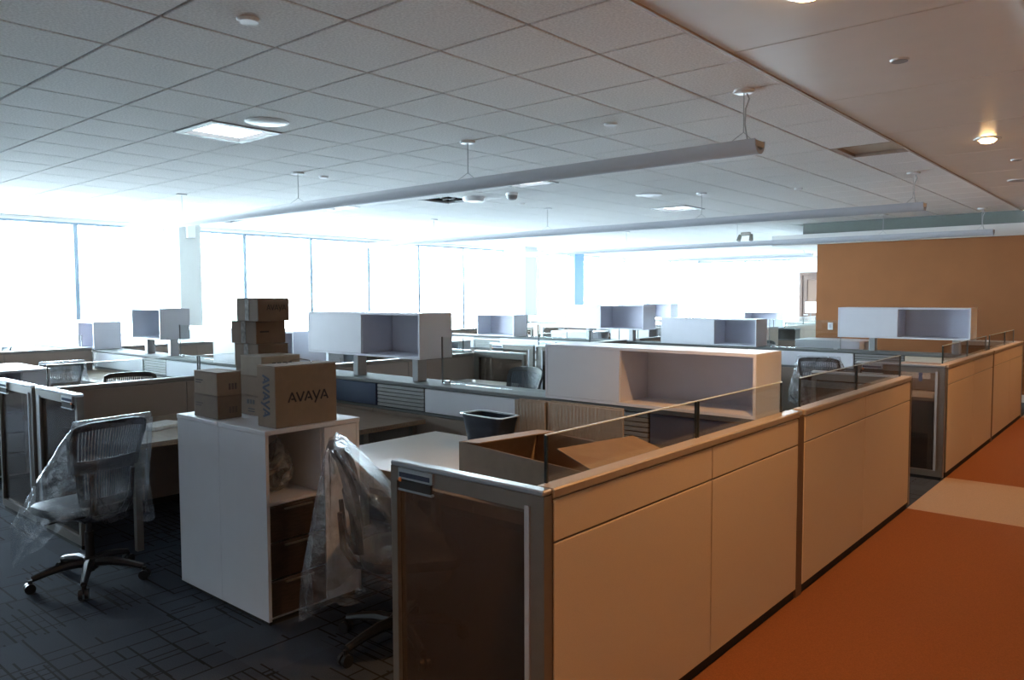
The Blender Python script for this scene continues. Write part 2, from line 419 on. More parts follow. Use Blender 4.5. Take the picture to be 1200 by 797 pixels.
while x < -10.1:
    x1 = min(x + 1.93, -10.05); wn += 1
    w = structE('window_%d' % wn, (x, YFAR, 0)); L_ = x1 - x
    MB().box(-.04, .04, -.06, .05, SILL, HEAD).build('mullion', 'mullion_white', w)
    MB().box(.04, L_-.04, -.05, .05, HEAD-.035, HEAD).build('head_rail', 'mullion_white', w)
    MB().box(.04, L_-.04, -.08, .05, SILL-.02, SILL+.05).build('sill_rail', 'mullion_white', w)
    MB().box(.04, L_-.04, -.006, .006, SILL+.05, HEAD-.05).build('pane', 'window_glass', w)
    x = x1
    if x1 >= -10.06: break
struct(MB().box(WX, -10.05, YFAR, YFAR+.1, 0, SILL-.02).build('wall_far_sill', 'drywall'))
struct(MB().box(WX, -10.05, YFAR, YFAR+.1, HEAD, 3.02).build('trim_3', 'drywall'))
# columns standing just inside the glass
c1 = structE('wall_column')
MB().box(-13.55, -13.05, 6.38, 6.78, 0, 3.0, .01).build('column_shaft', 'column_paint', c1)
MB().box(-13.05, -12.97, 6.50, 6.64, 2.72, 2.95).build('junction_box', 'fixture_white', c1)
c2 = structE('wall_column')
MB().box(-13.55, -13.1, 15.75, 16.28, 0, 2.72, .01).box(-13.55, -13.1, 15.75, 16.28, 2.78, 3.0).build('column_shaft', 'column_paint', c2)
MB().box(-13.56, -13.09, 15.74, 16.29, 2.72, 2.78).build('column_band', 'fixture_white', c2)
struct(MB().box(-13.6, -13.42, 18.42, 18.90, 0, 3.0).build('trim_4', 'blue_post'))

# outside: pale ground and a few pale trees far off
struct(MB().box(-220, WX-.4, -120, 160, -8.2, -8).build('ground_outside', 'ground_pale'))

# ------------------------------------------------------------------ ceiling
TS = .606; GX = -2.41; GY = 1.713; CZ = 3.0
ceil = structE('ceiling')
MB().box(WX-.1, -1.853, YREAR, YFAR+.1, CZ+.035, CZ+.10).build('ceiling_backing', 'plenum_black', ceil)
SPECIAL = {(5, 2): 'light', (8, 9): 'open', (5, 14): 'light', (5, 8): 'light', (-1, 9): 'hatch', (16, 8): 'open', (11, 8): 'light'}
def tile_xy(k, j):
    xa = GX - TS*k; xb = xa - TS
    if k == -1: xb, xa = GX, -1.860
    return (min(xa, xb), max(xa, xb), GY + TS*j, GY + TS*(j+1))
G_ = .0072
tile_full = MB().box(-TS/2+G_, TS/2-G_, -TS/2+G_, TS/2-G_, 0, .028, .004).mesh('ceiling_tile', 'ceiling_tile')
ew = (-1.860 - GX)
tile_edge = MB().box(-ew/2+G_, ew/2-.001, -TS/2+G_, TS/2-G_, 0, .028, .004).mesh('ceiling_tile', 'ceiling_tile')
near, far = [], []
kmax = int((GX - (WX+.05))/TS)
for k in range(-1, kmax+1):
    for j in range(-12, 42):
        if (k, j) in SPECIAL: continue
        x0, x1, ya, yb = tile_xy(k, j)
        if x0 < WX + .02: x0 = WX + .02
        if yb > YFAR - .02 or x1 < WX + .1: continue
        if ya > YB - .1 and x1 > -5.2: continue
        cx, cy = (x0+x1)/2, (ya+yb)/2
        d = Vector((cx, cy, CZ)) - Vector((0, 0, 1.7))
        zc = d.dot(_f); px = d.dot(_r2)/max(zc, .01)*903 + 600; py = 398.5 - d.dot(_u2)/max(zc, .01)*903
        seen = zc > .3 and -60 < px < 1260 and -60 < py
        (near if seen else far).append((d.length, k, cx, cy, x0, x1, ya, yb))
near.sort()
for d, k, cx, cy, x0, x1, ya, yb in near[:298]:
    place('ceiling_tile', tile_edge if k == -1 else tile_full, ceil, (cx, cy, CZ))
mb = MB()
for d, k, cx, cy, x0, x1, ya, yb in near[298:] + far:
    mb.box(x0+G_, x1-G_, ya+G_, yb-G_, CZ, CZ+.028)
o = mb.build('ceiling_tile_field', 'ceiling_tile', ceil); o['kind'] = 'stuff'

cc = structE('ceiling_corridor')
seams = [YREAR, -1.65, -.25, 1.15, 2.55, 3.95, 5.35, 6.745, 8.14, 9.54, 10.94, 12.34, YB-.06]
for a, b in zip(seams[:-1], seams[1:]):
    MB().box(-1.845, -.55, a+.006, b-.006, CZ-.012, CZ+.04, .003).build('ceiling_panel', 'corridor_ceiling_paint', cc)
MB().box(-1.845, -.55, YREAR, YB, CZ+.04, CZ+.06).build('panel_backing', 'dark_channel', cc)
MB().box(-.55, XRIGHT, YREAR, YB+.1, CZ-.06, CZ+.06).build('ceiling_side', 'drywall', cc)
struct(MB().box(-1.866, -1.845, YREAR, YB, CZ-.02, CZ+.04).build('trim_5', 'ceiling_trim_paint'))

# ceiling fixtures
def ceiling_light(k, j, label):
    x0, x1, ya, yb = tile_xy(k, j)
    t = thing('ceiling_light', label, 'light', ((x0+x1)/2, (ya+yb)/2, CZ), 0, 'square recessed ceiling lights')
    h = TS/2 - .004
    MB().box(-h, h, -h, -h+.06, -.008, .03).box(-h, h, h-.06, h, -.008, .03).box(-h, -h+.06, -h+.06, h-.06, -.008, .03).box(h-.06, h, -h+.06, h-.06, -.008, .03).build('frame', 'fixture_grey', t)
    g = h-.06
    MB().box(-g, g, -g, g, .022, .03).build('diffuser', 'troffer_glow', t)
ceiling_light(5, 2, 'glowing square recessed light in the ceiling beside the round speaker')
ceiling_light(5, 8, 'square recessed ceiling light half hidden behind the nearest hanging light bar')
ceiling_light(5, 14, 'square recessed ceiling light glowing white beyond the second hanging light bar')
ceiling_light(11, 8, 'square recessed ceiling light washed out near the windows, left of the black opening')
def opening(k, j, label):
    x0, x1, ya, yb = tile_xy(k, j)
    t = thing('ceiling_opening', label, 'opening', ((x0+x1)/2, (ya+yb)/2, CZ))
    h = TS/2 - .004
    MB().box(-h, h, -h, -h+.02, 0, .03).box(-h, h, h-.02, h, 0, .03).box(-h, -h+.02, -h+.02, h-.02, 0, .03).box(h-.02, h, -h+.02, h-.02, 0, .03).build('frame', 'fixture_grey', t)
    MB().box(-h+.02, h-.02, -h+.02, h-.02, .031, .034).build('plenum_shade_sheet', 'plenum_black', t)  # shade of the void above the missing tile, painted as a flat black sheet
    MB().box(-.12, .12, -.012, .012, .012, .028).box(-.012, .012, -.16, -.012, .012, .028).box(-.012, .012, .012, .16, .012, .028).build('hanger_bracket', 'dark_channel', t)
opening(8, 9, 'black open ceiling square with a missing tile beside the round vent')
opening(16, 8, 'dark open ceiling square with a missing tile near the window column')
x0, x1, ya, yb = tile_xy(-1, 9)
t = thing('ceiling_hatch', 'open ceiling hatch with tan inside beside the corridor ceiling edge', 'hatch', ((x0+x1)/2, (ya+yb)/2, CZ))
hx, hy = (x1-x0)/2-.004, TS/2-.004
MB().box(-hx, hx, hy-.03, hy, .0, .034).box(-hx, -hx+.05, -hy, hy-.03, .0, .034).box(-hx+.05, hx, -hy, -hy+.02, 0, .034).build('frame', 'ceiling_trim_paint', t)
MB().box(-hx+.05, hx, -hy+.02, hy-.03, .028, .034).build('hatch_board', 'beige_tile', t)
# round items under the ceiling
def disc(name, x, y, r, h, mat, label, cat, z=CZ, group=None, dome=False):
    t = thing(name, label, cat, (x, y, z), 0, group)
    if dome:
        MB().lathe([(r, 0), (r, -h*.25), (r*.92, -h*.35)]).build('base', 'fixture_white', t, True)
        MB().lathe([(r*.9, -h*.35), (r*.85, -h*.7), (r*.6, -h*.92), (r*.2, -h)]).build('dome', mat, t, True)
    else:
        MB().lathe([(r, 0), (r, -h*.5), (r*.9, -h)], n=28).build('rim', 'fixture_white', t, True)
        MB().lathe([(r*.86, -h*.9), (r*.84, -h*1.15)], n=28).build('grille', mat, t, True)
disc('ceiling_speaker', -5.18, 3.23, .16, .007, 'fixture_white', 'round white speaker grille in ceiling beside glowing square light', 'speaker')
disc('ceiling_speaker', -5.21, 8.77, .17, .014, 'fixture_white', 'small round white speaker grille in ceiling between two light bars', 'speaker')
disc('sprinkler_cover', -3.35, 2.0, .052, .012, 'fixture_white', 'round white sprinkler cap in the nearest ceiling tile at top', 'sprinkler')
disc('sprinkler_cover', -3.30, 4.99, .052, .012, 'fixture_white', 'round white sprinkler cap in ceiling above the nearest light bar', 'sprinkler')
disc('sprinkler_cover', -7.05, 5.07, .05, .02, 'fixture_white', 'small white sprinkler cap beside the third suspension canopy', 'sprinkler')
disc('sprinkler_cover', -1.20, 4.67, .05, .02, 'fixture_grey', 'flat sprinkler disc in the corridor ceiling before the warm downlight', 'sprinkler')
disc('sprinkler_cover', -7.05, 8.4, .05, .02, 'fixture_white', 'tiny white sprinkler cap by the second light bar suspension', 'sprinkler')
disc('sprinkler_cover', -3.55, 9.5, .05, .02, 'fixture_white', 'tiny white sprinkler cap near the second light bar right half', 'sprinkler')
disc('sprinkler_cover', -1.21, 8.84, .05, .02, 'fixture_grey', 'flat dark sprinkler disc in the corridor ceiling beyond the warm downlight', 'sprinkler')
disc('ceiling_vent', -1.40, 10.43, .12, .02, 'fixture_grey', 'round dark vent in the corridor ceiling at the right edge', 'vent')
disc('ceiling_detector', -7.09, 7.47, .15, .05, 'fixture_white', 'white round vent collar hanging beside the black ceiling opening', 'vent')
disc('ceiling_camera', -6.44, 7.49, .08, .09, 'fixture_grey', 'small grey dome detector hanging from ceiling tile', 'detector', dome=True)
disc('ceiling_detector', -9.7, 2.35, .06, .03, 'fixture_white', 'white sprinkler cap at the far left of the ceiling', 'sprinkler')
t = thing('emergency_light', 'small grey emergency light with two heads under far ceiling', 'light', (-6.86, 15.46, CZ))
MB().box(-.10, .10, -.04, .04, -.07, 0, .01).build('body', 'frame_paint', t)
for sx in (-.12, .12):
    MB().cyl((sx, 0, -.05), (sx*1.15, -.05, -.17), .035, .045).build('lamp_head', 'frame_paint', t)

# pendants
def pendant(y, xr, xl, cables, label, z0=2.585):
    t = thing('pendant_light', label, 'light', ((xr+xl)/2, y, z0), 0, 'long hanging light bars')
    L2 = (xr-xl)/2; n = 12
    prof = [(.078*math.cos(math.pi + math.pi*i/n), .088 + .088*math.sin(math.pi + math.pi*i/n)) for i in range(n+1)]
    prof += [(.068*math.cos(2*math.pi - math.pi*i/n), .088 + .062*math.sin(2*math.pi - math.pi*i/n)) for i in range(n+1)]
    MB().loft([[(sx*L2, p[0], p[1]) for p in prof] for sx in (-1, 1)], True, True).build('housing', 'pendant_white', t, True)
    MB().box(-L2+.05, L2-.05, -.03, .03, .035, .05).build('lamp_tray', 'fixture_grey', t)
    for s in (-1, 1):
        MB().box(s*L2, s*(L2-.02), -.062, .062, .045, .082).build('end_cap', 'champagne_cap', t)
    for cx in cables:
        lx = cx - (xr+xl)/2; top = CZ - z0
        c = MB().lathe([(.065, top), (.065, top-.014), (.058, top-.018)], (lx, 0, 0), 20).build('canopy', 'fixture_white', t, True)
        MB().cyl((lx, 0, top-.018), (lx, 0, .15), .0035, n=6).cyl((lx, 0, .15), (lx-.05, -.072, .085), .002, n=5).cyl((lx, 0, .15), (lx+.05, .072, .085), .002, n=5).build('cable', 'cord_grey', t)
    lx = cables[0] - (xr+xl)/2
    MB().tube([(lx+.02, 0, CZ-z0-.025), (lx+.035, 0, CZ-z0-.06), (lx+.012, 0, CZ-z0-.12), (lx+.008, 0, .20), (lx+.03, 0, .08)], .005, 6).build('power_cord', 'cord_grey', t, True)
pendant(4.745, -2.02, -11.7, (-2.13, -4.57, -7.05, -9.6), 'long grey hanging light bar nearest to the camera')
pendant(9.13, -2.06, -11.7, (-2.18, -4.65, -7.15, -9.6), 'long grey hanging light bar second from the camera')
pendant(13.6, -2.12, -11.7, (-2.28, -3.68, -6.2, -8.6), 'long white hanging light bar in front of the brown wall')
pendant(18.3, -6.48, -12.5, (-6.7, -9.2, -11.8), 'farthest short hanging light bar beyond the white bulkhead')

# warm recessed downlights of the corridor
def downlight(x, y, label):
    t = thing('downlight', label, 'light', (x, y, CZ-.012), 0, 'warm corridor downlights')
    MB().lathe([(.10, 0), (.10, -.008), (.072, -.012), (.066, -.002)], n=28).build('trim_ring', 'silver_trim', t, True)
    MB().lathe([(.064, -.012), (.05, -.03), (.02, -.038)], n=20).build('lamp_lens', 'downlight_glow', t, True)
    d = bpy.data.lights.new('downlight_lamp', 'SPOT'); d.energy = DOWNLIGHT_W; d.color = LAMP_WARM; d.spot_size = math.radians(112); d.spot_blend = .7; d.shadow_soft_size = .06
    l = bpy.data.objects.new('downlight_lamp', d); COL.objects.link(l); l.parent = t; l.location = (0, 0, -.06)
downlight(-1.235, 7.5, 'glowing warm downlight in the corridor ceiling, the one in plain view')
downlight(-1.235, 3.36, 'warm corridor downlight at the top edge of the picture')
downlight(-1.235, 11.45, 'warm corridor downlight at the right edge above the brown wall')
downlight(-1.235, -.4, 'warm corridor downlight behind the camera')

# ------------------------------------------------------------------ cubicle system
PH = 1.055      # panel height
ROWS = [('nearest', 4.31, -1), ('second', 4.31, 1), ('third', 10.15, -1), ('fourth', 10.15, 1), ('fifth', 16.03, -1), ('sixth', 16.03, 1)]
ROWD = 2.32     # from spine centre to aisle end
SPH = .16       # half thickness of the spine
def panel(name, label, x, y0, y1, seams, split, tile_mat, cap_mat, h, glass, group, cat='partition', th=.035, glass_mat='smoked_glass', post_at=None):
    """run along Y centred on x; tiles on both faces; glass = list of (ya, yb)"""
    t = thing(name, label, cat, (x, y0, 0), 0, group); L = y1 - y0
    MB().box(-th+.008, th-.008, .0, L, .05, h-.035).build('core', 'frame_paint', t)
    MB().box(-th+.012, th-.012, .01, L-.01, 0, .05).build('toe_strip', 'toe_black', t)
    MB().box(-th-.004, th+.004, -.004, L+.004, h-.035, h, .006).build('cap', cap_mat, t)
    ys = [0] + [s - y0 for s in seams] + [L]
    for sgn in (1, -1):
        for a, b in zip(ys[:-1], ys[1:]):
            zs = [.05, h-.037] if not split else [.05, split, h-.037]
            for za, zb in zip(zs[:-1], zs[1:]):
                MB().box(sgn*(th-.008), sgn*th, a+.003, b-.003, za+.003, zb-.003, .003).build('tile', tile_mat, t)
    for ga, gb in glass:
        MB().box(-.035, -.027, ga-y0, gb-y0, h-.005, h+.165).build('glass_pane', glass_mat, t)
        MB().box(-.0352, -.0268, ga-y0, gb-y0, h+.165, h+.169).build('top_edge', 'edge_bright', t)
        for yy in (ga-y0+.004, gb-y0-.004):
            MB().box(-.037, -.025, yy-.004, yy+.004, h, h+.165).build('glass_edge', 'edge_dark', t)
    return t
# corridor panels
cp = 'cubicle panels along the corridor'
XP = -1.593
panel('corridor_panel', 'tan fabric cubicle panel nearest the camera along the orange corridor', XP, 2.02, 4.235, [3.19], .868, 'tan_fabric', 'champagne_cap', PH, [(2.06, 3.16), (3.17, 4.15)], cp)
panel('corridor_panel', 'tan fabric cubicle panel second along the corridor, before the carpet crossing', XP, 4.33, 6.60, [5.45], .868, 'tan_fabric', 'champagne_cap', PH, [(4.42, 5.45), (5.46, 6.55)], cp)
panel('corridor_panel', 'tan fabric cubicle panel third along the corridor, just past the carpet crossing', XP, 7.95, 10.20, [9.1], .868, 'tan_fabric', 'champagne_cap', PH, [(8.0, 9.1), (9.11, 10.14)], cp)
panel('corridor_panel', 'tan fabric cubicle panel farthest along the corridor before the brown wall', XP, 10.29, 12.42, [11.4], .868, 'tan_fabric', 'champagne_cap', PH, [(10.35, 11.4), (11.41, 12.1)], cp)
for yy, l in ((4.282, 'narrow brown joining post between the two nearest corridor panels'), (10.245, 'narrow brown joining post between the two farthest corridor panels')):
    t = thing('panel_post', l, 'post', (XP, yy, 0), 0, 'joining posts along the corridor')
    MB().box(-.03, .034, -.041, .041, 0, PH-.03).build('post', 'post_brown', t)
    MB().box(-.034, .026, -.038, .038, PH-.03, PH-.005, .004).build('post_cap', 'silver_trim', t)

# mesh end panel (local: spans x 0..W toward +x, handle at x small; face toward -y)
def make_end_panel():
    t = thing('end_panel', '', 'partition'); W = .77; H = PH; D = .022
    MB().box(0, .035, -D, D, .03, H-.02).box(W-.062, W, -D, D, .03, H-.02).box(.035, W-.062, -D, D, H-.075, H-.02).box(.035, W-.062, -D, D, .03, .085).build('frame', 'frame_paint', t)
    MB().box(0, W, -D-.003, D+.003, H-.02, H, .005).build('top_cap', 'silver_trim', t)
    MB().box(.02, W-.02, -D+.008, D-.008, 0, .03).build('toe_strip', 'toe_black', t)
    MB().box(.035, W-.062, -.004, .004, .085, H-.075).build('mesh_infill', 'smoked_mesh', t)
    MB().box(W-.080, W-.060, -D-.006, -D+.002, .085, H-.06).build('edge_strip', 'strip_bright', t)
    hd = MB().box(.055, .245, -D-.010, -D+.004, H-.062, H-.020).build('handle', 'silver_trim', t)
    MB().box(.062, .232, -D-.012, -D-.009, H-.054, H-.036).build('handle_slot', 'navy_fabric', hd)
    hd2 = MB().box(.062, .238, -D-.011, -D-.002, H-.100, H-.066).build('handle_recess', 'toe_black', hd)
    MB().box(.055, .245, -D-.012, -D+.002, H-.108, H-.100).build('handle_lip', 'silver_trim', hd)
    MB().box(.058, .074, -D-.014, -D-.008, H-.074, H-.058, .003).build('lock_dot', 'orange_dot', hd)
    return t
EP = make_end_panel()
def make_spine(name, label, yc, x0, x1, tiles_front, tiles_back, group):
    t = thing(name, label, 'partition', (0, yc, 0), 0, group); H = 1.0
    MB().box(x0, x1, -SPH+.03, SPH-.03, 0, H-.03).build('core', 'dark_channel', t)
    MB().box(x0, x1, -SPH-.01, SPH+.01, H-.03, H, .006).build('cap', 'spine_cap', t)
    for s, tiles in ((-1, tiles_front), (1, tiles_back)):
        MB().box(x0, x1, s*(SPH-.03), s*(SPH-.005), .755, .775).build('lower_rail', 'spine_cap', t)
        n = max(1, round((x1-x0)/1.18)); wd = (x1-x0)/n
        for i in range(n):
            MB().box(x0+i*wd+.004, x0+(i+1)*wd-.004, s*(SPH-.03), s*(SPH-.01), .06, .75).build('lower_panel', 'taupe_fabric', t)
        for xa, xb, kind in tiles:
            if kind == 'slat':
                bk = MB().box(xa+.003, xb-.003, s*(SPH-.03), s*(SPH-.022), .78, .965).build('slat_tile', 'dark_channel', t)
                n = 6; hh = .185/n
                for i in range(n):
                    MB().box(xa+.004, xb-.004, s*(SPH-.022), s*(SPH-.004), .78+i*hh+.004, .78+(i+1)*hh-.003, .002).build('slat', 'slat_grey', bk)
            else:
                MB().box(xa+.003, xb-.003, s*(SPH-.03), s*SPH, .78, .965, .003).build('tile', {'white': 'white_laminate', 'navy': 'navy_fabric', 'beige': 'beige_tile', 'taupe': 'taupe_fabric'}[kind], t)
    return t
T1 = [(-13.3, -11.1, 'beige'), (-10.9, -9.50, 'white'), (-9.49, -8.90, 'slat'), (-8.89, -7.0, 'white'), (-6.99, -6.40, 'slat'), (-6.24, -5.09, 'navy'), (-5.08, -4.50, 'slat'), (-4.49, -3.06, 'white'), (-3.05, -2.46, 'slat'), (-2.45, -1.66, 'navy')]
T2 = [(-13.3, -11.1, 'beige'), (-10.9, -9.50, 'white'), (-9.49, -8.90, 'slat'), (-8.89, -7.0, 'white'), (-6.99, -6.40, 'slat'), (-6.24, -5.0, 'beige'), (-4.99, -4.40, 'slat'), (-4.39, -3.01, 'white'), (-3.0, -2.44, 'slat'), (-2.43, -1.66, 'beige')]
SP = 'thick low walls between cubicle rows'
make_spine('spine_partition', 'thick low grey wall carrying the big white shelf box, nearest the camera', 4.31, -13.3, -1.64, T1, T2, SP)
make_spine('spine_partition', 'thick low grey wall in front of the brown wall, second from the camera', 10.15, -13.3, -1.64, T2, T2, SP)
make_spine('spine_partition', 'thick low grey wall farthest away near the windows, third from the camera', 16.03, -13.3, -5.95, T2[:5], T2[:5], SP)
# glass on the spine
def spine_glass(yc, xa, xb, label):
    t = thing('glass_screen', label, 'glass', (xa, yc, 1.0), 0, 'glass screens on the low walls')
    MB().box(0, xb-xa, -.004, .004, .004, .37).build('glass_pane', 'screen_glass', t)
    MB().box(-.002, .004, -.006, .006, 0, .372).box(xb-xa-.004, xb-xa+.002, -.006, .006, 0, .372).build('glass_edge', 'spine_cap', t)
    for xx in (.06, xb-xa-.06): MB().box(xx-.02, xx+.02, -.012, .012, 0, .025).build('glass_clip', 'silver_trim', t)
spine_glass(4.31, -4.45, -3.30, 'clear glass screen on the low wall right of the raised shelf box')
spine_glass(4.31, -8.86, -7.80, 'clear glass screen on the low wall right of the half-width shelf box')
spine_glass(10.15, -4.15, -3.22, 'clear glass screen between the two white shelf boxes before the brown wall')
spine_glass(10.15, -8.4, -7.55, 'clear glass screen left of the raised shelf box near the blue post')

# dividers with glass topping, mesh end panels, towers, desks
def yr(yc, s, d): return yc + s*d      # d from spine centre towards the aisle
def make_tower():
    """storage tower, front faces +x, local origin at back corner on the floor; y 0 = aisle end"""
    t = thing('storage_tower', '', 'cabinet'); D, W, H = .465, .59, 1.02; b = .018; yc = .355
    MB().box(0, D, 0, b, .03, H-.025).box(0, D, W-b, W, .03, H-.025).box(0, .012, b, W-b, .03, H-.025).box(.012, D-.022, yc-b/2, yc+b/2, .03, H-.025).box(.012, D-.022, b, yc-b/2, .625, .64).box(.012, D-.022, b, W-b, .03, .048).build('carcass', 'white_laminate', t)
    MB().box(-.0, D+.004, -.004, W+.004, H-.025, H, .003).build('top', 'white_laminate', t)
    MB().box(.02, D-.03, .02, W-.02, 0, .03).build('toe_strip', 'toe_black', t)
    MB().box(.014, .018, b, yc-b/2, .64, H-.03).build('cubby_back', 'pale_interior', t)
    for za, zb in ((.05, .24), (.245, .435), (.44, .625)):
        dr = MB().box(D-.02, D, b+.002, yc-.002, za, zb-.004, .002).build('drawer', 'dark_walnut', t)
        MB().box(D, D+.012, .10, .27, zb-.026, zb-.018).build('handle', 'frame_paint', dr)
    dd = MB().box(D-.02, D, yc+.002, W-b-.001, .05, H-.028, .002).build('door', 'white_laminate', t)
    MB().box(D+.012, D+.02, yc+.05, yc+.062, .73, .90).box(D, D+.02, yc+.05, yc+.062, .73, .745).box(D, D+.02, yc+.05, yc+.062, .885, .90).build('handle', 'silver_trim', dd)
    return t
TW = make_tower()
def mirror_tower(src):
    """mirror image facing -x for the back-to-back partner (same parts, mirrored in x)"""
    c = copy_tree(src)
    for o in [c] + list(c.children_recursive):
        if o.type == 'MESH':
            me = o.data.copy(); 
            for v in me.vertices: v.co.x = -v.co.x
            me.flip_normals(); o.data = me
    return c
TWM = mirror_tower(TW)
def mirror_y(src):
    c = copy_tree(src)
    for o in [c] + list(c.children_recursive):
        if o.type == 'MESH':
            me = o.data.copy()
            for v in me.vertices: v.co.y = -v.co.y
            me.flip_normals(); o.data = me
    return c
TW_b, TWM_b = mirror_y(TW), mirror_y(TWM)
def make_desk(s, sy, top_mat, ret_w=.80, main_d=.60, length=1.92, ret_l=1.98):
    """L-desk: origin where panel meets spine; s = direction into the station along x, sy = direction to the aisle along y"""
    t = thing('desk', '', 'desk'); z0, z1 = .70, .73
    poly = [(0, 0), (s*length, 0), (s*length, sy*main_d), (s*(ret_w+.12), sy*main_d), (s*ret_w, sy*(main_d+.12)), (s*ret_w, sy*ret_l), (0, sy*ret_l)]
    MB().prism(poly, z0+.002, z1).build('worktop', top_mat, t)
    MB().prism([(a*1.0+(.002*s if a else 0), b+(.002*sy if b else 0)) for a, b in poly], z0-.004, z0+.002).build('edge_band', 'wood_edge', t)
    for lx, ly in ((s*(length-.06), sy*.08), (s*(length-.06), sy*(main_d-.08)), (s*(ret_w-.08), sy*(ret_l-.08)), (s*.08, sy*(ret_l-.08))):
        MB().box(lx-.022, lx+.022, ly-.022, ly+.022, 0, z0-.004).build('leg', 'frame_paint', t)
    return t
ORD = ['first', 'second', 'third', 'fourth', 'fifth']
DIVX = [-6.32, -10.98]; CABX = [-3.93, -8.66]
SIDE = {-1: 'window side', 1: 'corridor side'}
desk_protos = {}
for rn, yc, s in ROWS:
    far_block = rn in ('fifth', 'sixth')
    y_aisle = yr(yc, s, ROWD); y_sp = yr(yc, s, SPH + .026)
    for di, dx in enumerate(DIVX):
        ya, yb = sorted((y_sp, yr(yc, s, ROWD - .03)))
        mid = (ya + yb)/2 + .03
        dn = ('middle', 'window-side')[di]
        gl = [(ya+.05, mid+.14), (mid+.15, yb-.10)]
        panel('divider_panel', 'taupe fabric divider topped with glass, %s one of the %s cubicle row' % (dn, rn), dx, ya, yb, [mid], None, 'taupe_fabric', 'frame_paint', 1.03, gl, 'dividers between cubicles', glass_mat='screen_glass')
        for sx in (-1, 1):
            if far_block and dx + sx > -6.0: continue
            lab = 'mesh end panel with handle on the %s of the %s divider, %s cubicle row' % (SIDE[sx], dn, rn)
            e = dup(EP, (dx + sx*.80, y_aisle, 0), 0, lab, 'mesh end panels with handles')
            if sx > 0 or s > 0:
                # turn so that the handle end lies away from the divider
                if s < 0 and sx > 0:
                    e.location = (dx + .81, y_aisle, 0); e.scale = (-1, 1, 1)
                elif s > 0 and sx > 0:
                    e.location = (dx + .81, y_aisle, 0); e.rotation_euler = (0, 0, math.pi)
                else:
                    e.location = (dx - .81, y_aisle, 0); e.scale = (1, -1, 1)
            else: e.location = (dx - .81, y_aisle, 0)
    if not far_block:
        e = dup(EP, (XP + .035 - .77, y_aisle, 0), 0, 'mesh end panel with handle beside the corridor panel, %s cubicle row' % rn, 'mesh end panels with handles')
        if s > 0: e.scale = (1, -1, 1)
    for ci, cx in enumerate(CABX):
        if far_block and ci == 0: continue
        cn = ('corridor-side', 'window-side')[ci]
        yb_ = yr(yc, s, ROWD - .12)
        tag_ = '%s pair of the %s cubicle row' % (cn, rn)
        for sx, pr in ((1, TW if s < 0 else TW_b), (-1, TWM if s < 0 else TWM_b)):
            dup(pr, (cx + sx*.001, yb_, 0), 0, 'white storage tower with walnut drawers facing the %s, %s' % ('corridor' if sx > 0 else 'windows', tag_), 'white storage towers')
    # desks
    stations = [(XP-.045, -1, 0), (-6.32+.045, 1, 1), (-6.32-.045, -1, 2), (-10.98+.045, 1, 3), (-10.98-.045, -1, 4)]
    for px, sx, i in stations:
        if far_block and i < 2: continue
        if rn == 'nearest' and i == 0: continue
        mat_ = 'wood_top' if (rn == 'nearest' or i == 3) else 'white_top'
        if rn == 'nearest' and i == 1: d = make_desk(sx, s, mat_, ret_w=1.13, main_d=.64, length=1.82, ret_l=1.98)
        else: d = make_desk(sx, s, mat_, length=1.85 if i != 4 else 1.3)
        d.location = (px, y_sp, 0)
        d['label'] = '%s L-shaped desk in the %s cubicle from the corridor, %s row' % ('brown wood' if mat_ == 'wood_top' else 'white-topped', ORD[i], rn)
        d['group'] = 'cubicle desks'
# the prototypes themselves are not part of the place
for pr in (EP, TW, TWM, TW_b, TWM_b):
    for o in list(pr.children_recursive) + [pr]: bpy.data.objects.remove(o)

# white desk of the nearest cubicle
t = thing('desk', 'white worktop with brown edge behind the nearest mesh end panel', 'desk', (0, 0, 0), 0, 'cubicle desks')
poly = [(-4.0, 2.76), (-3.25, 2.76), (-3.05, 2.62), (-1.64, 2.62), (-1.64, 3.80), (-4.0, 3.80)]
MB().prism(poly, .704, .73).build('worktop', 'white_top', t)
MB().prism(poly, .696, .704).build('edge_band', 'wood_edge', t)
MB().prism([(a, b) for a, b in ((-3.998, 2.755), (-3.25, 2.755), (-3.05, 2.615), (-1.64, 2.615), (-1.64, 2.62), (-3.05, 2.62), (-3.25, 2.76), (-3.998, 2.76))], .696, .728).build('front_edge', 'wood_edge', t)
for lx, ly in ((-3.92, 2.84), (-3.92, 3.72), (-1.75, 2.72), (-1.75, 3.72)):
    MB().box(lx-.025, lx+.025, ly-.025, ly+.025, 0, .696).build('leg', 'frame_paint', t)

# ------------------------------------------------------------------ overhead shelf boxes
def shelf_box(label, x0, x1, y0, z0, h=.368, d=.36, open_from=.56, posts=None, deck=1.0):
    t = thing('shelf_box', label, 'shelf', (x0, y0, z0), 0, 'white shelf boxes on the low walls'); W = x1-x0; b = .018
    MB().box(0, b, 0, d, b, h-b).box(W-b, W, 0, d, b, h-b).box(0, W, 0, d, 0, b).box(0, W, 0, d, h-b, h).build('case', 'white_laminate', t)
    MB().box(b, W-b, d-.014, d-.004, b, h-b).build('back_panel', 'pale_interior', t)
    if open_from > 0:
        xo = W*open_from
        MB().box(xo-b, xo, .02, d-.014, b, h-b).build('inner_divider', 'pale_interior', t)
        MB().box(b+.002, xo-.002, 0.001, .018, b+.002, h-b-.002).build('door', 'white_laminate', t)
    if posts:
        for px in posts:
            MB().box(px-x0-.035, px-x0+.035, d/2-.05, d/2+.05, deck-z0, -.001, .004).build('post', 'shelf_post', t)
YA, YB2 = 4.13, 9.97
shelf_box('large white shelf box, half open, sitting low behind the corridor glass', -3.257, -1.761, YA, 1.001, open_from=.40)
shelf_box('raised white shelf box on two posts right of the carton stack', -6.018, -4.519, YA, 1.194, open_from=.51, posts=(-5.50, -4.72))
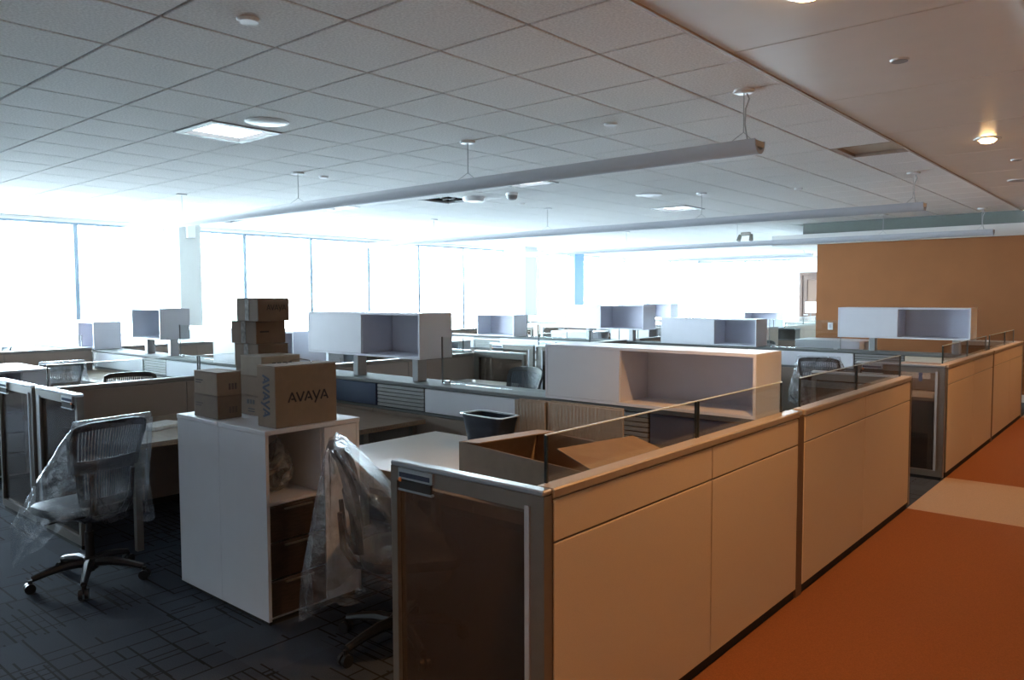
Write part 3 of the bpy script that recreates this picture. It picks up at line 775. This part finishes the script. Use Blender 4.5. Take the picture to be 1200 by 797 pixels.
shelf_box('white shelf box sitting low behind the carton stack', -7.752, -6.26, YA, 1.001, open_from=.87)
shelf_box('half-width raised white shelf box on posts in front of the window column', -9.72, -8.97, YA, 1.194, open_from=.01, posts=(-9.64, -9.03))
shelf_box('white shelf box at the far left before the windows', -11.95, -10.9, YA, 1.001, open_from=.5)
shelf_box('raised white shelf box on posts in front of the brown wall', -3.20, -1.75, YB2, 1.170, open_from=.475, posts=(-2.83, -1.92))
shelf_box('white shelf box sitting low, just above the large near one', -5.705, -4.258, YB2, 1.001, open_from=.58)
shelf_box('raised white shelf box on posts below the blue post', -7.473, -6.006, YB2, 1.18, open_from=.48, posts=(-7.1, -6.3))
shelf_box('small open white shelf box left of centre near the window column', -9.40, -8.54, YB2, 1.001, open_from=.01)
shelf_box('distant low white shelf box left of the brown wall', -7.68, -6.32, 15.85, 1.001, h=.33, open_from=.48)
shelf_box('distant raised white shelf box half hidden behind a nearer one', -10.25, -8.82, 15.85, 1.17, h=.34, open_from=.5, posts=(-9.9, -9.1))

# ------------------------------------------------------------------ task chairs
def back_pt(u, v):
    w = .165 + .072*v**.8
    e = 1 - .10*max(0, v-.8)/.2*abs(u)**6
    return (u*w*(1 - .08*max(0, (v-.85)/.15)*abs(u)**4), -.215 - .02*v - .075*v*v + .055*u*u, .50 + .50*v - .035*max(0, v-.7)/.3*u**4)
def lin(a, b, n): return [a + (b-a)*i/(n-1) for i in range(n)]
def make_chair():
    t = thing('task_chair', '', 'chair')
    # five-star base
    for k in range(5):
        a = math.radians(18 + 72*k); c, s_ = math.cos(a), math.sin(a)
        lg = MB().tube([(c*.03, s_*.03, .115), (c*.12, s_*.12, .118), (c*.22, s_*.22, .100), (c*.305, s_*.305, .078)], [.030, .027, .022, .018], 8).build('leg', 'chair_base', t, True)
        q = MB()
        for off in (-.016, .016):
            px, py = c*.315 - s_*off, s_*.315 + c*off
            q.cyl((px - s_*.010, py + c*.010, .029), (px + s_*.010, py - c*.010, .029), .029, n=14)
        q.cyl((c*.312, s_*.312, .03), (c*.312, s_*.312, .075), .012, n=8)
        q.build('caster', 'caster_black', lg, True)
    MB().lathe([(.045, .075), (.05, .10), (.045, .135), (.03, .15)]).build('hub', 'chair_base', t, True)
    MB().cyl((0, 0, .06), (0, 0, .30), .026).cyl((0, 0, .28), (0, 0, .40), .018).build('column', 'chair_base', t, True)
    MB().box(-.11, .11, -.14, .12, .385, .43, .02).build('mechanism', 'chair_black', t)
    MB().box(-.14, -.10, -.02, .04, .395, .41).cyl((-.14, .01, .402), (-.25, .01, .395), .006, n=6).build('lever', 'chair_black', t)
    rings = []
    for z, sc in ((.425, .90), (.432, .97), (.455, 1.0), (.478, .985), (.492, .90), (.494, .6)):
        r = []
        for k in range(28):
            a = 2*math.pi*k/28; ca, sa = math.cos(a), math.sin(a)
            ex = lambda v: math.copysign(abs(v)**.62, v)
            x, yy = .245*sc*ex(ca), .245*sc*ex(sa) + .06
            r.append((x, yy, z + .02*max(0, (abs(x)-.1))/.15*0 - (.025*max(0, yy-.18)/.12)))
        rings.append(r)
    MB().loft(rings, True, True).build('seat', 'chair_black', t, True)
    # back
    q = MB()
    th = .026
    U = lin(-1, 1, 13)
    q.sheet(back_pt, lin(-1, -.86, 3), lin(.40, 1, 8), th).sheet(back_pt, lin(.86, 1, 3), lin(.40, 1, 8), th)
    q.sheet(back_pt, lin(-.86, .86, 11), lin(.91, 1, 3), th).sheet(back_pt, lin(-.86, .86, 11), lin(.40, .55, 3), th)
    q.sheet(back_pt, lin(-.85, .85, 11), lin(.0, .09, 3), th)
    q.sheet(back_pt, lin(-.85, -.74, 3), lin(.09, .40, 5), th).sheet(back_pt, lin(.74, .85, 3), lin(.09, .40, 5), th)
    bf = q.build('back_frame', 'chair_black', t, True)
    q = MB()
    for i in range(24):
        u0 = -.86 + 1.72*(i+.2)/24; u1 = -.86 + 1.72*(i+.72)/24
        q.sheet(back_pt, [u0, u1], lin(.55, .91, 5), .006)
    for i in range(20):
        u0 = -.74 + 1.48*(i+.2)/20; u1 = -.74 + 1.48*(i+.72)/20
        q.sheet(back_pt, [u0, u1], lin(.09, .40, 4), .006)
    o = q.build('rib_membrane', 'chair_membrane', t); o['kind'] = 'stuff'
    q = MB()
    for sx in (-1, 1): q.tube([(sx*.09, -.10, .41), (sx*.10, -.20, .44), (sx*.11, -.255, .53), (sx*.12, -.27, .70)], [.018, .018, .016, .012], 8)
    q.build('back_support', 'chair_base', t, True)
    return t
CH = make_chair()
chair_list = [
    (-4.89, 1.79, 99, 'black task chair under clear plastic standing in the near aisle at left'),
    (-2.83, 2.43, -38, 'black task chair under clear plastic pushed between storage tower and mesh end panel'),
    (-9.40, 3.12, 92, 'task chair in plastic cover behind the storage towers at far left'),
    (-7.68, 3.22, 70, 'task chair behind the taupe divider left of the cartons, only its rim showing'),
    (-4.82, 5.54, 176, 'task chair with ribbed back seen through the glass above the white desk'),
    (-3.05, 9.02, 8, 'task chair in striped glossy plastic before the brown wall'),
    (-8.9, 13.05, 10, 'distant task chair right behind the raised shelf box below the blue post'),
    (-4.82, 11.27, 184, 'distant task chair peeking over the far low wall right of a low shelf box'),
    (-13.28, 3.55, 178, 'task chair at the far left edge before the windows'),
]
for i, (x, y, a, lab) in enumerate(chair_list):
    if i == 0:
        c = CH; c.location = (x, y, 0); c.rotation_euler = (0, 0, math.radians(a)); c['label'] = lab; c['group'] = 'black task chairs'
    else:
        dup(CH, (x, y, 0), math.radians(a), lab, 'black task chairs')

# ------------------------------------------------------------------ plastic covers
def cover(label, loc, rotz, hem, bulge, seed, top=1.006, name='plastic_cover', n=72, m=26, folds=.022, mat='plastic_film'):
    """bag pulled over a chair back: thin ring at the top rim, opening out over arms and seat; hem(a)->z, bulge(a)->(rx, ry, cx, cy) at the hem"""
    rnd = random.Random(seed)
    ph = [rnd.uniform(0, 6.28) for _ in range(6)]; fr = [rnd.choice((3, 5, 7, 8, 11, 13)) for _ in range(6)]
    rings = []
    for i in range(m+1):
        v = i/m; ring = []
        for k in range(n):
            a = 2*math.pi*k/n; ca, sa = math.cos(a), math.sin(a)
            ex = lambda q, p: math.copysign(abs(q)**p, q)
            # top: slim bar round the back rim
            tx, ty = .236*ex(ca, .6), -.285 + .034*ex(sa, .6)
            rx, ry, cx, cy = bulge(a)
            bx, by = cx + rx*ex(ca, .8), cy + ry*ex(sa, .8)
            e = v**1.15
            ee = min(1.0, v/.74)**.95
            x, y = tx + (bx-tx)*ee, ty + (by-ty)*ee
            hz = hem(a); zt = top - .035*abs(ca)**4
            z = zt + (hz - zt)*(v**1.0)
            fd = sum(math.sin(fr[q]*a + ph[q] + v*(q-2)*1.3) for q in range(6))*folds*(.15 + v)*.45
            fd += rnd.uniform(-.003, .003)
            x += ca*fd; y += sa*fd; z += rnd.uniform(-.004, .004)*v + (.02*math.sin(9*a+ph[0])*(v**6))
            ring.append((x, y, z))
        rings.append(ring)
    top_ring = [(p[0]*.97, -.285 + (p[1]+.285)*.3, top+.008) for p in rings[0]]
    q = MB(); q.loft([top_ring] + rings, True, False); q.add(top_ring, [tuple(range(n))])
    o = q.build(name, mat, None, True)
    o.location = loc; o.rotation_euler = (0, 0, rotz); tag(o, label, 'plastic cover', 'clear plastic chair covers')
    return o
R = math.radians
cover('clear plastic bag over the task chair in the near aisle, flaring to the left', (-4.89, 1.79, 0), R(99),
      lambda a: .42 - .24*max(0, math.cos(a-R(122)))**2 + .05*math.sin(2*a),
      lambda a: (.31 + .08*max(0, math.cos(a-R(122)))**2, .27 + .13*max(0, math.cos(a-R(122)))**2, -.01, -.05), 3)
cover('crumpled clear plastic bag over the task chair beside the walnut drawers', (-2.83, 2.43, 0), R(-38),
      lambda a: .34 - .20*max(0, math.cos(a-R(250)))**2,
      lambda a: (.34, .28 + .13*max(0, math.cos(a-R(255)))**2, -.02, -.06), 11, folds=.036)
cover('clear plastic bag over the chair behind the far-left storage towers', (-9.40, 3.12, 0), R(92), lambda a: .45, lambda a: (.34, .30, 0, -.04), 21, mat='plastic_film_dense')
cover('striped glossy plastic bag over the chair before the brown wall', (-3.05, 9.02, 0), R(8), lambda a: .45, lambda a: (.34, .30, 0, -.04), 31, mat='plastic_film_dense')

# crumpled bag inside the open cubby of the nearest tower
rnd = random.Random(5); rings = []
for i in range(12):
    v = i/11; ring = []
    for k in range(26):
        a = 2*math.pi*k/26; rr = math.sin(math.pi*(.06+.88*v))**.6*(1 + rnd.uniform(-.16, .16))
        ring.append((-3.72 + .13*rr*math.cos(a), 2.295 + .125*rr*math.sin(a)*(1-.3*v), .645 + .23*v*(1+.25*math.sin(2*a)*v)))
    rings.append(ring)
o = MB().loft(rings, True, True).build('plastic_bag', 'plastic_bag'); tag(o, 'crumpled white plastic bag stuffed in the open cubby of the nearest storage tower', 'plastic bag')

# ------------------------------------------------------------------ cartons on the nearest tower pair
def letters(s_):
    """AVAYA-like strokes, unit cap height, returned as list of polylines; advance .86"""
    A = [[(0, 0), (.36, 1)], [(.36, 1), (.72, 0)], [(.28, .30), (.56, .30)]]
    V = [[(0, 1), (.36, 0)], [(.36, 0), (.72, 1)]]
    Yl = [[(0, 1), (.34, .12)], [(.72, 1), (.20, -.32)]]
    out = []; x = 0
    for ch in s_:
        g = {'A': A, 'V': V, 'Y': Yl}[ch]
        out += [[(px+x, py) for px, py in st] for st in g]; x += .80
    return out, x - .08
def lettering(name, word, parent, origin, ax, up, height, width, mat, stroke=.175):
    """flat strokes on the plane through origin spanned by ax (reading direction) and up"""
    st, tot = letters(word); ax, up, o = Vector(ax), Vector(up), Vector(origin); sx = width/tot; nrm = ax.cross(up).normalized()*.0012
    q = MB()
    for (a, b) in st:
        A_, B_ = o + ax*a[0]*sx + up*a[1]*height, o + ax*b[0]*sx + up*b[1]*height
        d = (B_-A_).normalized(); pn = nrm.normalized().cross(d)*stroke*height*.5
        q.add([A_-pn+nrm, A_+pn+nrm, B_+pn+nrm, B_-pn+nrm, A_-pn, A_+pn, B_+pn, B_-pn], [(0, 1, 2, 3), (4, 7, 6, 5), (0, 4, 5, 1), (1, 5, 6, 2), (2, 6, 7, 3), (3, 7, 4, 0)])
    return q.build(name, mat, parent)
def carton(label, x0, x1, y0, y1, z0, z1, mat='kraft', rot=0, tape_on='y', marks=()):
    cx, cy = (x0+x1)/2, (y0+y1)/2; w, d, h = (x1-x0)/2, (y1-y0)/2, z1-z0
    t = thing('carton', label, 'box', (cx, cy, z0), R(rot), 'closed cardboard cartons on the nearest storage towers')
    MB().box(-w, w, -d, d, 0, h-.004, .003).build('body', mat, t)
    # top flaps meeting in the middle
    MB().box(-w, w, -d, -.002, h-.004, h).build('top_flap', mat, t); MB().box(-w, w, .002, d, h-.004, h).build('top_flap', mat, t)
    if tape_on == 'y':
        MB().box(-.024, .024, -d-.0015, -d+.001, h*.02, h).build('tape_strip', 'tape', t)
    return t, w, d, h
Z = 1.021
t, w, d, h = carton('large carton with big AVAYA lettering, standing at the front right of the stack', -3.645, -3.475, 2.18, 2.56, Z, 1.342, 'kraft', tape_on=None)
lettering('lettering', 'AVAYA', t, (w, -d*.60, h*.40), (0, 1, 0), (0, 0, 1), .050, .245, 'ink')
lettering('lettering', 'AVAYA', t, (-w*.36, -d, h*.84), (0, 0, -1), (1, 0, 0), .062, .215, 'ink_blue')
MB().tube([(-.02, -.06, h-.002), (-.01, -.03, h+.018), (0, .02, h+.022), (.01, .07, h+.012), (.012, .085, h-.002)], .0025, 6).build('strap_loop', 'tape', t, True)
# small pair at left
for i, (lab, m_) in enumerate((('small carton with small print, lower of the pair at the left end', 'kraft_dark'), ('small carton with pale lit side, upper of the pair at left end', 'kraft'))):
    t, w, d, h = carton(lab, -4.25+.005*i, -3.985, 2.14, 2.285, Z + i*.131, Z + i*.131 + .130, m_, tape_on=None)
    q = MB()
    for k in range(3): q.box(w, w+.001, -.005+k*.018, .008+k*.018, .03, .065)
    q.build('printed_symbols', 'ink_faint', t)
    MB().box(-w+.02, -w+.10, -d-.001, -d, .075, .082).box(-w+.02, -w+.08, -d-.001, -d, .062, .068).build('printed_text', 'ink_faint', t)
# middle three
for i, (lab, m_) in enumerate((('middle carton with printed handling marks, bottom of the stack behind the large one', 'kraft'), ('plain middle carton, second of the stack behind the large one', 'kraft'), ('middle carton topping the stack directly behind the large one', 'kraft_pale'))):
    t, w, d, h = carton(lab, -4.11+.004*i, -3.885+.004*i, 2.35, 2.60, Z + i*.114, Z + i*.114 + .113, m_, tape_on=None)
    if i == 0:
        q = MB()
        for k in range(3): q.box(-w+.07+k*.03, -w+.09+k*.03, -d-.001, -d, .065, .09)
        q.box(-w+.08, -w+.15, -d-.001, -d, .02, .026).box(-w+.08, -w+.15, -d-.001, -d, .034, .040).build('printed_symbols', 'ink', t)
    if i == 2:
        q = MB()
        for k in range(4): q.box(w, w+.001, -.06+k*.035, -.035+k*.035, .05, .075)
        q.build('printed_symbols', 'ink', t)
# tall tower of five
tw = [('bottom carton of the tall rear carton tower', 0, 0, .125), ('second carton from the bottom of the tall rear tower', .01, 0, .125), ('third carton of the tall rear tower, taped side towards the aisle', 0, 0, .142), ('fourth carton of the tall rear tower, just below the topmost', -.03, 2, .136), ('topmost carton of the tall rear tower with AVAYA printed on it', .025, -3, .138)]
z = Z
for i, (lab, ox, rr, hh) in enumerate(tw):
    t, w, d, h = carton(lab, -4.385+ox, -4.118+ox, 2.475, 2.68, z, z+hh, 'kraft_dark', rot=rr)
    z += hh + .001
    if i == 4: lettering('lettering', 'AVAYA', t, (w, -d*.45, h*.48), (0, 1, 0), (0, 0, 1), .032, .125, 'ink', .16)
    if i == 3:
        MB().box(w, w+.001, -d*.75, -d*.15, h*.5, h*.57).build('printed_text', 'ink', t)

# ------------------------------------------------------------------ open carton, flattened cartons and bin on the white desk
t = thing('open_carton', 'open empty carton with spread flaps on the white desk behind glass', 'box', (-2.24, 2.84, .731), R(-10))
w, d, h, k_ = .56, .145, .225, .005
w = .50
MB().box(-w, w, -d-.0, -d+k_, 0, h).build('front_side', 'kraft', t)
MB().box(-w, w, d+.24-k_, d+.24, 0, h).build('back_side', 'kraft', t)
MB().box(-w, -w+k_, -d+k_, d+.24-k_, 0, h).build('end_side', 'kraft', t); MB().box(w-k_, w, -d+k_, d+.24-k_, 0, h).build('end_side', 'kraft', t)
MB().box(-w+k_, w-k_, -d+k_, d+.24-k_, 0, k_).build('bottom', 'kraft', t)
def flap(p0, p1, out, name='flap'):
    p0, p1, out = Vector(p0), Vector(p1), Vector(out); n = (p1-p0).cross(out).normalized()*k_
    a, b, c, e = p0, p1, p1 + out - (p1-p0)*.03, p0 + out + (p1-p0)*.03
    MB().add([a, b, c, e, a+n, b+n, c+n, e+n], [(0, 1, 2, 3), (7, 6, 5, 4), (0, 4, 5, 1), (1, 5, 6, 2), (2, 6, 7, 3), (3, 7, 4, 0)]).build(name, 'kraft', t)
D2 = d + .24
flap((-w, -d, h), (w, -d, h), (0, -.02, -.16))
flap((-w, -d, h), (-w, D2, h), (.18, -.02, .02))
flap((-w, D2, h), (w, D2, h), (0, .15, -.05))
flap((w, -d, h), (w, D2, h), (-.30, .02, .06))
for i, (x0, x1, y0, rot, hh, lab) in enumerate((
        (-3.14, -2.90, 3.672, 1, .315, 'flattened carton standing upright at the left front of the cardboard bundle'),
        (-3.13, -2.90, 3.70, 1, .32, 'flattened carton standing second from the left front of the bundle'),
        (-2.885, -2.34, 3.676, -1, .320, 'flattened carton standing in front at the right of the cardboard bundle'),
        (-2.89, -2.36, 3.712, -1, .325, 'flattened carton standing behind in the middle of the cardboard bundle'),
        (-3.02, -2.45, 3.75, 0, .315, 'flattened carton standing at the back of the cardboard bundle'))):
    W2 = (x1-x0)/2
    t = thing('flattened_carton', lab, 'cardboard', ((x0+x1)/2, y0, .731), R(rot), 'flattened cartons standing on the white desk')
    MB().box(-W2, W2, 0, .010, 0, hh, .002).build('front_layer', 'kraft_flute', t)
    MB().box(-W2+.004, W2-.01, .012, .022, 0, hh-.006, .002).build('rear_layer', 'kraft_flute', t)
# bin
t = thing('waste_bin', 'navy tapered bin with bright rim on the white desk before the cardboard', 'bin', (-3.235, 3.54, .731), R(-3))
def rr_ring(a, b, z, e=.35, n=36):
    ex = lambda q: math.copysign(abs(q)**e, q)
    return [(a*ex(math.cos(2*math.pi*k/n)), b*ex(math.sin(2*math.pi*k/n)), z) for k in range(n)]
MB().loft([rr_ring(.125, .07, 0), rr_ring(.13, .075, .01), rr_ring(.178, .095, .222), rr_ring(.172, .089, .222), rr_ring(.125, .07, .012)], True, True).build('body', 'bin_navy', t, True)
MB().loft([rr_ring(.178, .095, .223), rr_ring(.188, .104, .225), rr_ring(.189, .105, .229), rr_ring(.178, .094, .231), rr_ring(.172, .089, .229), rr_ring(.172, .089, .223)], True, False).build('rim', 'silver_trim', t, True)

# papers and loose things on the wood desk
t = thing('book_stack', 'thin stack of pale papers on the wood desk beside the taupe divider', 'papers', (-5.72, 2.62, .731), R(18))
MB().box(-.12, .12, -.16, .16, 0, .018, .002).build('folder', 'paper', t)
MB().box(-.10, .11, -.15, .14, .019, .026, .002).build('top_sheet', 'label_white', t)
t = thing('book_stack', 'thin stack of pale papers on the desk seen through the spine glass', 'papers', (-5.15, 5.05, .731), R(-10))
MB().box(-.15, .15, -.11, .11, 0, .02, .002).build('folder', 'paper', t)
MB().box(-.13, .14, -.10, .10, .021, .03, .002).build('top_sheet', 'label_white', t)
# labelled carton in the third-row corridor cubicle
t = thing('carton', 'brown carton with white and blue label behind the corridor glass', 'box', (-1.95, 8.72, .731), R(-6), 'cartons on far desks')
MB().box(-.23, .23, -.16, .16, 0, .26, .003).build('body', 'kraft', t)
MB().box(-.15, .13, -.1615, -.16, .12, .20).build('label', 'label_white', t)
MB().box(.02, .055, -.163, -.1615, .09, .20).build('label_stripe', 'label_blue', t)
MB().box(.15, .21, -.163, -.16, .20, .25).build('warning_mark', 'label_red', t)
# wall switch, white board on far pier
t = thing('wall_switch', 'small white switch plate on the brown wall near its left edge', 'switch', (-4.72, 14.30, 1.13))
MB().box(-.045, .045, -.012, 0, -.065, .065, .003).build('plate', 'fixture_white', t)
MB().box(-.02, .02, -.018, -.012, -.035, .035, .002).build('rocker', 'pale_interior', t)
t = thing('notice_board', 'white board hanging in front of the far wooden door', 'board', (-9.55, 26.9, 1.26))
MB().box(-.19, .19, -.02, 0, -.19, .19).build('board', 'fixture_white', t)
MB().box(-.01, .01, -.02, 0, -1.26, -.19).box(-.15, .15, -.12, .12, -1.26, -1.24).build('stand', 'spine_cap', t)

# pale trees beyond the glass
def tree(x, y, h, r, seed, label):
    rnd = random.Random(seed); t = thing('tree', label, 'tree', (x, y, -8), 0, 'pale trees outside')
    MB().cyl((0, 0, 0), (0, 0, h*.5), .3, .18, 8).build('trunk', 'bark', t)
    q = MB()
    for i in range(14):
        a = rnd.uniform(0, 6.28); rr = rnd.uniform(0, r); zz = h*rnd.uniform(.45, .95); s_ = r*rnd.uniform(.35, .6)
        cx, cy = rr*math.cos(a)*.8, rr*math.sin(a)*.8
        rings = [[(cx + s_*math.sin(p)*math.cos(2*math.pi*k/10)*rnd.uniform(.85, 1.15), cy + s_*math.sin(p)*math.sin(2*math.pi*k/10)*rnd.uniform(.85, 1.15), zz - s_*math.cos(p)) for k in range(10)] for p in (.15, .7, 1.25, 1.8, 2.4, 3.0)]
        q.loft(rings, True, True)
    q.build('crown', 'tree_pale', t)
for i, (x, y, h, r, lab) in enumerate(((-75, 24, 9, 4, 'pale tree outside left of the first mullion'), (-95, 30, 8.5, 4.5, 'pale tree outside near the first mullion'), (-78, 42, 8.6, 4.5, 'pale tree outside between the first mullion and the column'))):
    tree(x, y, h, r, 60+i, lab)
